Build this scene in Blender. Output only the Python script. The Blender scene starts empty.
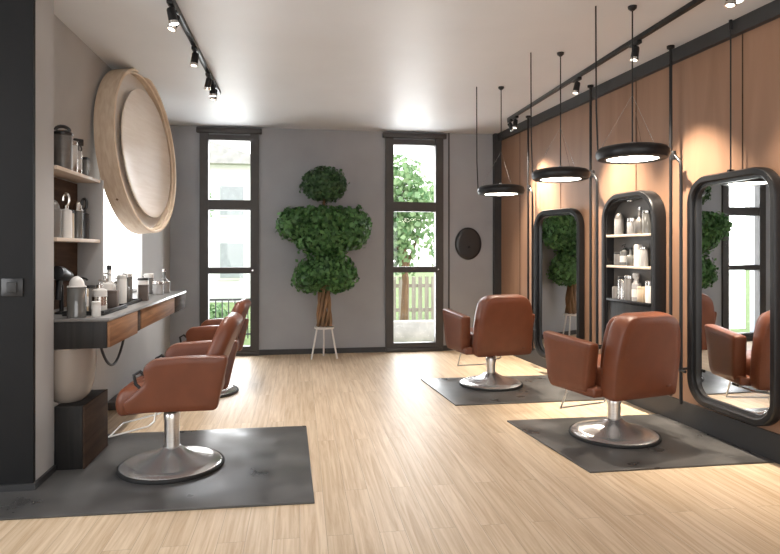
import bpy, bmesh, math, random
from mathutils import Vector, Matrix
R = math.radians
random.seed(7)
C = bpy.context.scene.collection
sc = bpy.context.scene
H = 3.03                                   # ceiling height

# ------------------------------------------------------------------ materials
def nodes_of(name):
    m = bpy.data.materials.new(name); m.use_nodes = True
    nt = m.node_tree
    return m, nt, nt.nodes['Principled BSDF']

def lin(c):
    return tuple(((v/255)/12.92 if v/255 <= .04045 else ((v/255+.055)/1.055)**2.4) for v in c)

def mat(name, col, rough=.5, metal=0., var=.0, vscale=6., stretch=(1, 1, 1), bump=.0, bscale=80., rvar=0., spec=.5, coat=0.):
    m, nt, b = nodes_of(name)
    b.inputs['Roughness'].default_value = rough
    b.inputs['Metallic'].default_value = metal
    b.inputs['Specular IOR Level'].default_value = spec
    b.inputs['Coat Weight'].default_value = coat
    b.inputs['Base Color'].default_value = (*col, 1)
    tc = nt.nodes.new('ShaderNodeTexCoord'); mp = nt.nodes.new('ShaderNodeMapping')
    mp.inputs['Scale'].default_value = stretch
    nt.links.new(tc.outputs['Object'], mp.inputs['Vector'])
    if var > 0:
        nz = nt.nodes.new('ShaderNodeTexNoise'); nz.inputs['Scale'].default_value = vscale
        nz.inputs['Detail'].default_value = 6
        nt.links.new(mp.outputs['Vector'], nz.inputs['Vector'])
        cr = nt.nodes.new('ShaderNodeValToRGB')
        cr.color_ramp.elements[0].position = .3; cr.color_ramp.elements[1].position = .7
        cr.color_ramp.elements[0].color = (*[max(0, v*(1-var)) for v in col], 1)
        cr.color_ramp.elements[1].color = (*[min(1, v*(1+var)) for v in col], 1)
        nt.links.new(nz.outputs['Fac'], cr.inputs['Fac'])
        nt.links.new(cr.outputs['Color'], b.inputs['Base Color'])
        if rvar > 0:
            mr = nt.nodes.new('ShaderNodeMapRange')
            mr.inputs['From Min'].default_value = .3; mr.inputs['From Max'].default_value = .7
            mr.inputs['To Min'].default_value = max(.02, rough-rvar); mr.inputs['To Max'].default_value = min(1, rough+rvar)
            nt.links.new(nz.outputs['Fac'], mr.inputs['Value'])
            nt.links.new(mr.outputs['Result'], b.inputs['Roughness'])
    if bump > 0:
        n2 = nt.nodes.new('ShaderNodeTexNoise'); n2.inputs['Scale'].default_value = bscale
        n2.inputs['Detail'].default_value = 4
        nt.links.new(mp.outputs['Vector'], n2.inputs['Vector'])
        bp = nt.nodes.new('ShaderNodeBump'); bp.inputs['Strength'].default_value = bump
        bp.inputs['Distance'].default_value = .01
        nt.links.new(n2.outputs['Fac'], bp.inputs['Height'])
        nt.links.new(bp.outputs['Normal'], b.inputs['Normal'])
    return m

def plank_mat(name, c1, c2, grain, rough, axis='Y', pw=.13, pl=1.5, bump=.15):
    m, nt, b = nodes_of(name)
    tc = nt.nodes.new('ShaderNodeTexCoord'); mp = nt.nodes.new('ShaderNodeMapping')
    if axis == 'Y': mp.inputs['Rotation'].default_value = (0, 0, R(90))
    nt.links.new(tc.outputs['Object'], mp.inputs['Vector'])
    br = nt.nodes.new('ShaderNodeTexBrick')
    br.offset = .37; br.inputs['Scale'].default_value = 1
    br.inputs['Brick Width'].default_value = pl; br.inputs['Row Height'].default_value = pw
    br.inputs['Mortar Size'].default_value = .0012; br.inputs['Mortar Smooth'].default_value = .3
    br.inputs['Bias'].default_value = 0
    br.inputs['Color1'].default_value = (*c1, 1); br.inputs['Color2'].default_value = (*c2, 1)
    br.inputs['Mortar'].default_value = (*[v*.5 for v in c1], 1)
    nt.links.new(mp.outputs['Vector'], br.inputs['Vector'])
    # grain: noise stretched along the planks, offset per plank by the brick colour
    mp2 = nt.nodes.new('ShaderNodeMapping'); mp2.inputs['Scale'].default_value = (1.1, 26, 1)
    nt.links.new(mp.outputs['Vector'], mp2.inputs['Vector'])
    add = nt.nodes.new('ShaderNodeVectorMath'); add.operation = 'MULTIPLY_ADD'
    add.inputs[1].default_value = (30, 90, 0)
    nt.links.new(br.outputs['Color'], add.inputs[0]); nt.links.new(mp2.outputs['Vector'], add.inputs[2])
    nz = nt.nodes.new('ShaderNodeTexNoise'); nz.inputs['Scale'].default_value = 1.3
    nz.inputs['Detail'].default_value = 8; nz.inputs['Roughness'].default_value = .65
    nz.inputs['Distortion'].default_value = .6
    nt.links.new(add.outputs['Vector'], nz.inputs['Vector'])
    cr = nt.nodes.new('ShaderNodeValToRGB')
    cr.color_ramp.elements[0].position = .34; cr.color_ramp.elements[1].position = .62
    cr.color_ramp.elements[0].color = (*grain, 1); cr.color_ramp.elements[1].color = (1, 1, 1, 1)
    nt.links.new(nz.outputs['Fac'], cr.inputs['Fac'])
    mx = nt.nodes.new('ShaderNodeMix'); mx.data_type = 'RGBA'; mx.blend_type = 'MULTIPLY'
    mx.inputs['Factor'].default_value = 1
    nt.links.new(br.outputs['Color'], mx.inputs['A']); nt.links.new(cr.outputs['Color'], mx.inputs['B'])
    nt.links.new(mx.outputs['Result'], b.inputs['Base Color'])
    b.inputs['Roughness'].default_value = rough
    bp = nt.nodes.new('ShaderNodeBump'); bp.inputs['Strength'].default_value = bump; bp.inputs['Distance'].default_value = .003
    nt.links.new(nz.outputs['Fac'], bp.inputs['Height']); nt.links.new(bp.outputs['Normal'], b.inputs['Normal'])
    return m

def wood_mat(name, base, dark, rough=.45, scale=(14, 14, 1.2), spec=.4):
    m, nt, b = nodes_of(name)
    tc = nt.nodes.new('ShaderNodeTexCoord'); mp = nt.nodes.new('ShaderNodeMapping')
    mp.inputs['Scale'].default_value = scale
    nt.links.new(tc.outputs['Object'], mp.inputs['Vector'])
    nz = nt.nodes.new('ShaderNodeTexNoise'); nz.inputs['Scale'].default_value = 1.4
    nz.inputs['Detail'].default_value = 7; nz.inputs['Distortion'].default_value = .8
    nt.links.new(mp.outputs['Vector'], nz.inputs['Vector'])
    cr = nt.nodes.new('ShaderNodeValToRGB')
    cr.color_ramp.elements[0].position = .3; cr.color_ramp.elements[1].position = .68
    cr.color_ramp.elements[0].color = (*dark, 1); cr.color_ramp.elements[1].color = (*base, 1)
    nt.links.new(nz.outputs['Fac'], cr.inputs['Fac']); nt.links.new(cr.outputs['Color'], b.inputs['Base Color'])
    b.inputs['Roughness'].default_value = rough; b.inputs['Specular IOR Level'].default_value = spec
    return m

def leaf_mat(name, c1, c2):
    m, nt, b = nodes_of(name)
    g = nt.nodes.new('ShaderNodeNewGeometry'); cr = nt.nodes.new('ShaderNodeValToRGB')
    cr.color_ramp.elements[0].color = (*c1, 1); cr.color_ramp.elements[1].color = (*c2, 1)
    nt.links.new(g.outputs['Random Per Island'], cr.inputs['Fac'])
    nt.links.new(cr.outputs['Color'], b.inputs['Base Color'])
    b.inputs['Roughness'].default_value = .5
    tr = nt.nodes.new('ShaderNodeBsdfTranslucent'); mx = nt.nodes.new('ShaderNodeMixShader')
    nt.links.new(cr.outputs['Color'], tr.inputs['Color'])
    mx.inputs['Fac'].default_value = .25
    nt.links.new(b.outputs['BSDF'], mx.inputs[1]); nt.links.new(tr.outputs['BSDF'], mx.inputs[2])
    nt.links.new(mx.outputs['Shader'], nt.nodes['Material Output'].inputs['Surface'])
    return m

def glass_mat(name, tint=(1, 1, 1), gloss=.06, rough=0.):
    m = bpy.data.materials.new(name); m.use_nodes = True; nt = m.node_tree
    nt.nodes.remove(nt.nodes['Principled BSDF'])
    t = nt.nodes.new('ShaderNodeBsdfTransparent'); t.inputs['Color'].default_value = (*tint, 1)
    g = nt.nodes.new('ShaderNodeBsdfGlossy'); g.inputs['Roughness'].default_value = rough
    lw = nt.nodes.new('ShaderNodeLayerWeight'); pw = nt.nodes.new('ShaderNodeMath'); pw.operation = 'POWER'; pw.inputs[1].default_value = 4
    f = nt.nodes.new('ShaderNodeMath'); f.operation = 'MULTIPLY_ADD'; f.inputs[1].default_value = .6; f.inputs[2].default_value = gloss*.5
    nt.links.new(lw.outputs['Facing'], pw.inputs[0]); nt.links.new(pw.outputs['Value'], f.inputs[0])
    mx = nt.nodes.new('ShaderNodeMixShader')
    nt.links.new(f.outputs['Value'], mx.inputs['Fac'])
    nt.links.new(t.outputs['BSDF'], mx.inputs[1]); nt.links.new(g.outputs['BSDF'], mx.inputs[2])
    nt.links.new(mx.outputs['Shader'], nt.nodes['Material Output'].inputs['Surface'])
    return m

def emit_mat(name, col, strength):
    m, nt, b = nodes_of(name)
    b.inputs['Base Color'].default_value = (*col, 1)
    b.inputs['Emission Color'].default_value = (*col, 1)
    b.inputs['Emission Strength'].default_value = strength
    return m

M = {}
M['floor'] = plank_mat('oak_floor', (.67, .54, .395), (.59, .465, .325), (.70, .62, .53), .46)
M['wall'] = mat('grey_plaster', (.33, .342, .365), .8, var=.06, vscale=2, bump=.05, bscale=120)
M['pale_wall'] = mat('pale_plaster', (.40, .395, .39), .8, var=.05, vscale=2)
M['shaded_wall'] = mat('shaded_front_tone', (.010, .010, .0105), .65, var=.1, vscale=3, spec=.2)  # shade on the partition's front side, put into the colour
M['ceiling'] = mat('ceiling_paint', (.70, .715, .74), .5, var=.03, vscale=1.5)
M['wood_wall'] = wood_mat('birch_wall_panel', (.325, .190, .122), (.255, .145, .090), .42, (3.5, 3.5, .5))
M['black_metal'] = mat('black_metal', (.012, .012, .013), .38, .3, var=.15, vscale=20)
M['dark_frame'] = mat('charcoal_window_paint', (.050, .045, .042), .5, var=.1, vscale=10)
M['trim'] = mat('charcoal_trim', (.030, .030, .031), .5, var=.1, vscale=10)
M['leather'] = mat('tan_leather', (.142, .043, .0195), .36, var=.10, vscale=9, bump=.12, bscale=260, spec=.45)
M['leather_dark'] = mat('brown_leather_welt', (.11, .036, .018), .45, var=.1, vscale=9)
M['chrome'] = mat('brushed_chrome', (.84, .83, .81), .30, 1., var=.06, vscale=10, stretch=(1, 1, 20))
m = M['spun_chrome'] = mat('spun_chrome', (.90, .89, .88), .21, .82)
_nt = m.node_tree; _tg = _nt.nodes.new('ShaderNodeTangent'); _tg.direction_type = 'RADIAL'; _tg.axis = 'Z'
_b = _nt.nodes['Principled BSDF']; _b.inputs['Anisotropic'].default_value = .85
_nt.links.new(_tg.outputs['Tangent'], _b.inputs['Tangent'])
M['rubber'] = mat('black_rubber', (.015, .015, .015), .55, var=.1)
M['mat'] = mat('slate_vinyl_mat', (.070, .068, .066), .36, var=.40, vscale=3.0, rvar=.12)
M['slate'] = mat('dark_slate_board', (.10, .095, .09), .45, var=.2, vscale=4)
M['counter_top'] = mat('grey_glass_worktop', (.17, .165, .16), .3, var=.08, vscale=5)
M['black_wood'] = wood_mat('black_stained_wood', (.028, .026, .025), (.012, .012, .012), .5, (14, 14, 1.2), .25)
M['drawer_wood'] = wood_mat('walnut_drawer_front', (.34, .185, .10), (.20, .105, .06), .75, (20, 1.2, 20), .06)
M['dark_wood'] = wood_mat('dark_walnut', (.085, .055, .04), (.05, .034, .026), .8, (14, 1.4, 14), .06)
M['birch'] = wood_mat('bent_birch', (.74, .62, .49), (.60, .46, .33), .5, (5, 5, 26))
M['veneer'] = wood_mat('pale_veneer', (.74, .67, .60), (.66, .58, .50), .30, (16, 1.5, 3))
M['glossy_veneer'] = wood_mat('brightened_glossy_veneer', (.82, .78, .73), (.78, .73, .67), .12, (16, 1.5, 3), .9)  # paler board colour stands in for the bright reflection in the drum's gap
M['shelf_edge'] = wood_mat('ash_shelf', (.62, .52, .43), (.50, .41, .33), .5, (14, 1.4, 14))
M['mirror'] = mat('mirror_glass', (.86, .87, .87), .01, 1.)
M['silver'] = mat('silver_metal', (.62, .60, .57), .22, 1., var=.05)
M['white_plastic'] = mat('white_plastic', (.60, .585, .56), .35, var=.04)
M['cream'] = mat('cream_glaze', (.34, .295, .255), .25, var=.12, vscale=3, stretch=(1, 1, .3))
M['black_plastic'] = mat('black_plastic', (.018, .018, .019), .3, var=.1)
M['smoke_glass'] = mat('smoked_bottle_glass', (.10, .10, .095), .08, var=.1, spec=.8)
M['grey_can'] = mat('grey_tin', (.19, .18, .17), .35, .5, var=.1, stretch=(1, 1, 5))
M['amber'] = mat('beige_bottle', (.42, .33, .23), .3, var=.08)
M['brown_box'] = mat('brown_card', (.11, .085, .072), .6, var=.12)
M['pale_glass'] = mat('pale_jar_glass', (.27, .265, .26), .1, var=.05, spec=.8)
M['glass'] = glass_mat('window_glass')
M['cabinet_glass'] = glass_mat('clear_glass')
M['frost'] = emit_mat('frosted_daylight_pane', (1, 1, 1), 2.2)
M['diffuser'] = emit_mat('lamp_diffuser', (1, .90, .78), 18)
M['bulb'] = emit_mat('spot_lens', (1, .93, .84), 9)
M['leaf'] = leaf_mat('ivy_leaf', (.030, .095, .026), (.135, .31, .10))
M['leaf_ball'] = leaf_mat('dark_ivy_leaf', (.026, .070, .028), (.090, .19, .075))
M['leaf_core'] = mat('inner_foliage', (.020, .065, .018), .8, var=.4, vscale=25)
M['bark'] = wood_mat('brown_bark', (.27, .16, .085), (.13, .075, .042), .8, (20, 20, 2))
M['white_paint'] = mat('white_paint', (.74, .72, .70), .4, var=.03)
M['tree_leaf'] = leaf_mat('garden_leaf', (.10, .24, .08), (.40, .55, .28))
M['lawn'] = mat('garden_lawn', (.22, .30, .11), .9, var=.4, vscale=6)
M['render_white'] = mat('white_house_render', (.82, .81, .79), .8, var=.03)
M['house_glass'] = mat('grey_house_window', (.36, .38, .40), .2, var=.1)
M['roof'] = mat('grey_roof_tile', (.42, .40, .39), .7, var=.15)
M['stone'] = mat('pale_stone', (.52, .49, .44), .8, var=.2, vscale=5)
M['iron'] = mat('dark_iron', (.06, .06, .06), .5, var=.1)
M['fence_wood'] = wood_mat('weathered_fence', (.48, .42, .36), (.34, .29, .25), .7)

# ------------------------------------------------------------------ mesh builder
class MB:
    def __init__(s): s.bm = bmesh.new()
    def box(s, x0, x1, y0, y1, z0, z1, bev=0., seg=2):
        r = bmesh.ops.create_cube(s.bm, size=1)
        vs = r['verts']
        for v in vs:
            v.co = Vector(((x0+x1)/2+v.co.x*(x1-x0), (y0+y1)/2+v.co.y*(y1-y0), (z0+z1)/2+v.co.z*(z1-z0)))
        if bev > 0:
            es = list({e for v in vs for e in v.link_edges})
            bmesh.ops.bevel(s.bm, geom=es, offset=bev, segments=seg, affect='EDGES', profile=.5)
        return s
    def lathe(s, prof, c=(0, 0, 0), seg=40, mtx=None):
        rings = []
        for r, z in prof:
            if r < 1e-5: rings.append([s.bm.verts.new((c[0], c[1], c[2]+z))])
            else: rings.append([s.bm.verts.new((c[0]+r*math.cos(2*math.pi*k/seg), c[1]+r*math.sin(2*math.pi*k/seg), c[2]+z)) for k in range(seg)])
        for a, b in zip(rings, rings[1:]):
            for k in range(seg):
                k2 = (k+1) % seg
                f = None
                if len(a) == 1 and len(b) == 1: continue
                if len(a) == 1: f = (a[0], b[k2], b[k])
                elif len(b) == 1: f = (a[k], a[k2], b[0])
                else: f = (a[k], a[k2], b[k2], b[k])
                try: s.bm.faces.new(f)
                except ValueError: pass
        if mtx is not None:
            for ring in rings:
                for v in ring: v.co = mtx @ v.co
        return s
    def tube(s, pts, r, seg=10, cap=True, closed=False):
        pts = [Vector(p) for p in pts]
        n = len(pts); rings = []; up = Vector((0, 0, 1)); prev = None
        for i, p in enumerate(pts):
            if closed: t = (pts[(i+1) % n]-pts[i-1]).normalized()
            else: t = (pts[min(i+1, n-1)]-pts[max(i-1, 0)]).normalized()
            if prev is None:
                a = up if abs(t.dot(up)) < .95 else Vector((1, 0, 0))
                nrm = (a-t*a.dot(t)).normalized()
            else: nrm = (prev-t*prev.dot(t)).normalized()
            prev = nrm; bn = t.cross(nrm)
            rr = r[i] if isinstance(r, (list, tuple)) else r
            rings.append([s.bm.verts.new(p+nrm*rr*math.cos(2*math.pi*k/seg)+bn*rr*math.sin(2*math.pi*k/seg)) for k in range(seg)])
        prs = list(zip(rings, rings[1:]))
        if closed: prs.append((rings[-1], rings[0]))
        for a, b in prs:
            for k in range(seg): s.bm.faces.new((a[k], a[(k+1) % seg], b[(k+1) % seg], b[k]))
        if cap and not closed:
            s.bm.faces.new(rings[0][::-1]); s.bm.faces.new(rings[-1])
        return s
    def pillow(s, outline, thick, fn, rings=6, edge=.25, center=None):
        """closed outline -> cushion of given thickness with rounded rim; fn(a,b,t) -> 3D"""
        n = len(outline)
        cx, cy = center or (sum(p[0] for p in outline)/n, sum(p[1] for p in outline)/n)
        rs = [0]+[(1-edge)*k/(rings-1) for k in range(1, rings)]
        top = [(r, thick/2) for r in rs]
        rim = [(1-edge+edge*math.sin(R(a)), thick/2*math.cos(R(a))) for a in (20, 40, 60, 75, 90)]
        prof = top+rim
        full = prof+[(r, -t) for r, t in prof[-2::-1]]
        prev = None
        for r, t in full:
            if r == 0: ring = [s.bm.verts.new(fn(cx, cy, t))]
            else: ring = [s.bm.verts.new(fn(cx+(p[0]-cx)*r, cy+(p[1]-cy)*r, t)) for p in outline]
            if prev is not None:
                for k in range(n):
                    k2 = (k+1) % n
                    if len(prev) == 1: f = (prev[0], ring[k], ring[k2])
                    elif len(ring) == 1: f = (prev[k2], prev[k], ring[0])
                    else: f = (prev[k], ring[k], ring[k2], prev[k2])
                    s.bm.faces.new(f)
            prev = ring
        return s
    def slabrim(s, outline, thick, fn, rim):
        """like pillow, but the rim radius is absolute"""
        ext = max(max(abs(p[0]) for p in outline), 1e-3)
        return s
    def prism(s, poly, z0, z1, fn=None, bev=0.):
        fn = fn or (lambda a, b, z: (a, b, z))
        lo = [s.bm.verts.new(fn(a, b, z0)) for a, b in poly]; hi = [s.bm.verts.new(fn(a, b, z1)) for a, b in poly]
        n = len(poly)
        fs = [s.bm.faces.new(lo[::-1]), s.bm.faces.new(hi)]
        for k in range(n): fs.append(s.bm.faces.new((lo[k], lo[(k+1) % n], hi[(k+1) % n], hi[k])))
        if bev > 0:
            es = list({e for f in fs[:2] for e in f.edges})
            bmesh.ops.bevel(s.bm, geom=es, offset=bev, segments=3, affect='EDGES', profile=.5)
        return s
    def sweep(s, path, sect, fn):
        """closed path of (a,b) with outward normals; sect = closed list of (outward, depth)"""
        n = len(path); rings = []
        for i in range(n):
            p = Vector((*path[i], 0)); t = (Vector((*path[(i+1) % n], 0))-Vector((*path[i-1], 0))).normalized()
            o = Vector((t.y, -t.x, 0))
            rings.append([s.bm.verts.new(fn(p.x+o.x*q, p.y+o.y*q, h)) for q, h in sect])
        m = len(sect)
        for i in range(n):
            a, b = rings[i], rings[(i+1) % n]
            for k in range(m): s.bm.faces.new((a[k], b[k], b[(k+1) % m], a[(k+1) % m]))
        return s
    def ball(s, c, r, sub=2, sq=(1, 1, 1)):
        rr = bmesh.ops.create_icosphere(s.bm, subdivisions=sub, radius=1)
        for v in rr['verts']: v.co = Vector((c[0]+v.co.x*r*sq[0], c[1]+v.co.y*r*sq[1], c[2]+v.co.z*r*sq[2]))
        return s
    def build(s, name, m, parent=None, sharp=38, recalc=True):
        if recalc: bmesh.ops.recalc_face_normals(s.bm, faces=s.bm.faces)
        for f in s.bm.faces: f.smooth = True
        for e in s.bm.edges:
            if len(e.link_faces) == 2 and e.calc_face_angle(0) > R(sharp): e.smooth = False
        me = bpy.data.meshes.new(name); s.bm.to_mesh(me); s.bm.free()
        me.materials.append(m)
        o = bpy.data.objects.new(name, me); C.objects.link(o)
        if parent is not None: o.parent = parent
        return o

def rrect(w, h, r, seg=8, cx=0, cy=0):
    """rounded rectangle, counter-clockwise"""
    pts = []
    for (sx, sy, a0) in ((1, -1, -90), (1, 1, 0), (-1, 1, 90), (-1, -1, 180)):
        for k in range(seg+1):
            a = R(a0+90*k/seg)
            pts.append((cx+sx*(w/2-r)+r*math.cos(a), cy+sy*(h/2-r)+r*math.sin(a)))
    return pts

def roundpoly(poly, rad, seg=5, dens=.05):
    """round the corners of a polygon and subdivide its straight runs"""
    n = len(poly); out = []
    for i in range(n):
        p = Vector(poly[i]); a = (Vector(poly[i-1])-p); b = (Vector(poly[(i+1) % n])-p)
        r = rad[i] if isinstance(rad, (list, tuple)) else rad
        r = min(r, a.length*.45, b.length*.45)
        p0 = p+a.normalized()*r; p1 = p+b.normalized()*r
        for k in range(seg+1):
            t = k/seg
            out.append(((1-t)**2*p0+2*t*(1-t)*p+t*t*p1))
    res = []
    for i, p in enumerate(out):
        q = out[(i+1) % len(out)]; L = (q-p).length
        k = max(1, int(L/dens))
        for j in range(k): res.append(tuple(p.lerp(q, j/k)))
    return res

def tag(o, label=None, cat=None, group=None, kind=None):
    if label: o['label'] = label
    if cat: o['category'] = cat
    if group: o['group'] = group
    if kind: o['kind'] = kind
    return o
def thing(name, loc, label, cat, rz=0., group=None, rot=None):
    o = bpy.data.objects.new(name, None); C.objects.link(o)
    o.empty_display_size = .1; o.location = loc
    o.rotation_euler = rot or (0, 0, rz)
    return tag(o, label, cat, group)
def struct(name, mb, m, parent=None):
    o = mb.build(name, m, parent)
    if parent is None: o['kind'] = 'structure'
    return o
def copy_tree(o, parent=None):
    c = o.copy(); C.objects.link(c)
    if parent is not None: c.parent = parent
    for ch in list(o.children): copy_tree(ch, c)
    return c

# right wall runs slightly askew: X grows towards the camera
SL = .0708; PHI = math.atan(SL)
def wx(Y): return 2.78+SL*(8.3-Y)
RZ_R = R(90)+PHI                           # local x along the wall (away from camera), local y into the room
def on_right(Y, z=0., off=0.):
    return (wx(Y)-off*math.cos(PHI), Y-off*math.sin(PHI), z)

# ------------------------------------------------------------------ room shell
YB = 8.3; XL = -1.68; YF = -3.2; XW = -3.3
struct('floor', MB().box(XW-.2, 4.2, YF-.2, YB+.25, -.1, 0), M['floor'])
struct('ceiling', MB().box(XW-.2, 4.2, YF-.2, YB+.25, H, H+.15), M['ceiling'])
# back wall with two tall openings
W1 = (-1.24, -.60, .05, 2.92); W2 = (1.22, 1.91, .05, 2.92)
mb = MB()
for x0, x1 in ((XL-.2, W1[0]), (W1[1], W2[0]), (W2[1], 3.05)): mb.box(x0, x1, YB, YB+.22, 0, H)
for w in (W1, W2):
    mb.box(w[0], w[1], YB, YB+.22, 0, w[2]); mb.box(w[0], w[1], YB, YB+.22, w[3], H)
struct('wall_back', mb, M['wall'])
# left wall with one opening above the counter
W3 = (5.50, 6.83, .98, 2.45)
mb = MB().box(XL-.2, XL, 3.95, W3[0], 0, H).box(XL-.2, XL, W3[1], YB, 0, H)
mb.box(XL-.2, XL, W3[0], W3[1], 0, W3[2]).box(XL-.2, XL, W3[0], W3[1], W3[3], H)
struct('wall_left', mb, M['pale_wall'])
# right wall
q = [(wx(YB), YB), (wx(YF), YF), (wx(YF)+.2, YF), (wx(YB)+.2, YB)]
struct('wall_right', MB().prism(q, 0, H), M['wood_wall'])
# partition end and its front slab, with shade put into a darker colour
struct('wall_partition', MB().box(-1.62, -1.53, 3.835, 4.1, 0, H).box(XW, -1.62, 3.835, 3.95, 0, H), M['pale_wall'])
struct('wall_partition_front', MB().box(XW, -1.531, 3.80, 3.835, 0, H), M['shaded_wall'])
struct('wall_side', MB().box(XW-.2, XW, YF, .2, 0, H).box(XW-.2, XW, 3.2, 3.95, 0, H).box(XW-.2, XW, .2, 3.2, 0, .5).box(XW-.2, XW, .2, 3.2, 2.7, H), M['wall'])
mb = MB().box(XW, -2.3, YF-.2, YF, 0, H).box(3.2, 3.8, YF-.2, YF, 0, H).box(-2.3, 3.2, YF-.2, YF, 0, .4).box(-2.3, 3.2, YF-.2, YF, 2.75, H)
struct('wall_front', mb, M['wall'])
# baseboards and trims
mb = MB().box(XL, W1[0]-.06, YB-.02, YB, 0, .07).box(W1[1]+.06, W2[0]-.06, YB-.02, YB, 0, .07).box(W2[1]+.06, 2.70, YB-.02, YB, 0, .07)
struct('baseboard_back', mb, M['trim'])
def along(Y0, Y1, o0, o1, z0, z1):
    p = [on_right(Y0, 0, o0)[:2], on_right(Y1, 0, o0)[:2], on_right(Y1, 0, o1)[:2], on_right(Y0, 0, o1)[:2]]
    return MB().prism(p, z0, z1)
struct('baseboard_right', along(8.2, -3, 0, .018, 0, .19), M['trim'])
struct('baseboard_partition', MB().box(XW, -1.515, 3.785, 3.80, 0, .05).box(-1.53, -1.515, 3.80, 4.1, 0, .05), M['trim'])
struct('trim_1', along(8.25, -3, 0, .05, 2.925, H), M['trim'])
struct('trim_2', MB().box(2.69, 2.79, 8.21, YB, 0, H), M['trim'])
struct('trim_3', MB().box(2.045, 2.065, YB-.012, YB, .07, H), M['dark_frame'])
mb = MB()
for Y in (7.6, 6.52, 5.13, 3.90, 2.6):
    p = [on_right(Y, 0, -.001)[:2], on_right(Y-.008, 0, -.001)[:2], on_right(Y-.008, 0, .003)[:2], on_right(Y, 0, .003)[:2]]
    mb.prism(p, .19, 2.925)
struct('trim_4', mb, M['dark_wood'])

# windows in the back wall
def back_window(name, w):
    x0, x1, z0, z1 = w
    zt = [z0+.06, .325+.0, 1.07, 1.165, 1.96, 2.09, z1-.08]
    f = MB()
    f.box(x0-.06, x0+.05, YB-.035, YB+.07, z0-.05, z1+.03)
    f.box(x1-.05, x1+.06, YB-.035, YB+.07, z0-.05, z1+.03)
    f.box(x0, x1, YB-.02, YB+.07, z1-.07, z1)
    f.box(x0, x1, YB-.02, YB+.07, z0, z0+.07)
    f.box(x0, x1, YB-.03, YB+.07, 1.09, 1.17)
    f.box(x0, x1, YB-.03, YB+.07, 1.93, 2.06)
    o = f.build(name, M['dark_frame']); o['kind'] = 'structure'
    MB().box(x0-.10, x1+.10, YB-.07, YB+.0, z1+.02, z1+.085, .008).build('window_head', M['dark_frame'], o)
    MB().box(x0-.04, x1+.04, YB-.05, YB+.03, z0-.05, z0+.0, .006).build('window_sill', M['dark_frame'], o)
    for a, b in ((z0+.07, 1.09), (1.17, 1.93), (2.06, z1-.07)):
        MB().box(x0+.05, x1-.05, YB+.03, YB+.036, a, b).build('window_pane', M['glass'], o)
    MB().lathe([(0, 0), (.012, 0), (.012, .03), (0, .03)], seg=12, mtx=Matrix.Translation((x1-.02, YB-.03, 1.13)) @ Matrix.Rotation(R(90), 4, 'X')).build('window_catch', M['silver'], o)
    return o
back_window('window_1', W1); back_window('window_2', W2)
o = MB().box(XL-.06, XL+.012, W3[0]-.03, W3[0]+.03, W3[2]-.01, W3[3]).box(XL-.06, XL+.012, W3[1]-.02, W3[1]+.015, W3[2]-.01, W3[3]).box(XL-.06, XL+.012, W3[0], W3[1], W3[3]-.04, W3[3]).box(XL-.06, XL-.0, W3[0], W3[1], W3[2]-.0, W3[2]+.02).build('window_3', M['white_paint'])
o['kind'] = 'structure'
MB().box(XL-.04, XL-.03, W3[0], W3[1], W3[2], W3[3]).build('frosted_pane', M['frost'], o)

# ------------------------------------------------------------------ salon chairs
def base_parts(root, top=.42):
    """top = underside of the seat shell"""
    p = [(.0, .012), (.312, .012), (.314, .020), (.30, .032), (.25, .046), (.19, .062), (.13, .082), (.085, .104), (.062, .122), (.05, .13), (0, .13)]
    b = MB().lathe(p, seg=64).build('base_plate', M['spun_chrome'], root)
    MB().lathe([(.305, 0), (.324, 0), (.328, .008), (.326, .020), (.317, .025), (.305, .020), (.305, 0)], seg=64).build('rubber_ring', M['rubber'], b)
    ct = top-.075
    c = MB().lathe([(0, .12), (.047, .12), (.047, ct-.045), (.052, ct-.043), (.052, ct-.012), (.046, ct), (0, ct)], seg=32).build('column', M['chrome'], root)
    MB().lathe([(0, ct-.01), (.024, ct-.01), (.024, top), (0, top)], seg=20).build('piston', M['black_metal'], c)
    MB().box(-.13, .13, -.13, .13, top-.016, top+.01, .005).build('mounting_plate', M['black_metal'], root)
    lv = MB().tube([(.05, .0, ct-.03), (.13, .05, ct-.03), (.19, .12, ct-.012), (.215, .20, ct-.006)], .007, 8).build('lift_lever', M['chrome'], root)
    MB().tube([(.20, .16, ct-.010), (.222, .23, ct-.004)], .011, 10).build('lever_grip', M['black_plastic'], lv)
    return root

def back_shell(mb, w0, w1, w2, z0, z1, y0, y1, thick, cornr, curve, edge=.2):
    h = z1-z0
    poly = [(-w0/2, 0), (w0/2, 0), (w1/2, h*.55), (w2/2, h), (-w2/2, h), (-w1/2, h*.55)]
    out = roundpoly(poly, [.03, .03, .2, cornr, cornr, .2], 8, .05)
    def fn(a, b, t):
        k = b/h
        y = y0+(y1-y0)*k
        ang = math.atan2(y0-y1, h)
        return (a, y+t*math.cos(ang)+curve*(a/(w1/2))**2, z0+b+t*math.sin(ang))
    return mb.pillow(out, thick, fn, 6, edge, (0, h*.5))

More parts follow.
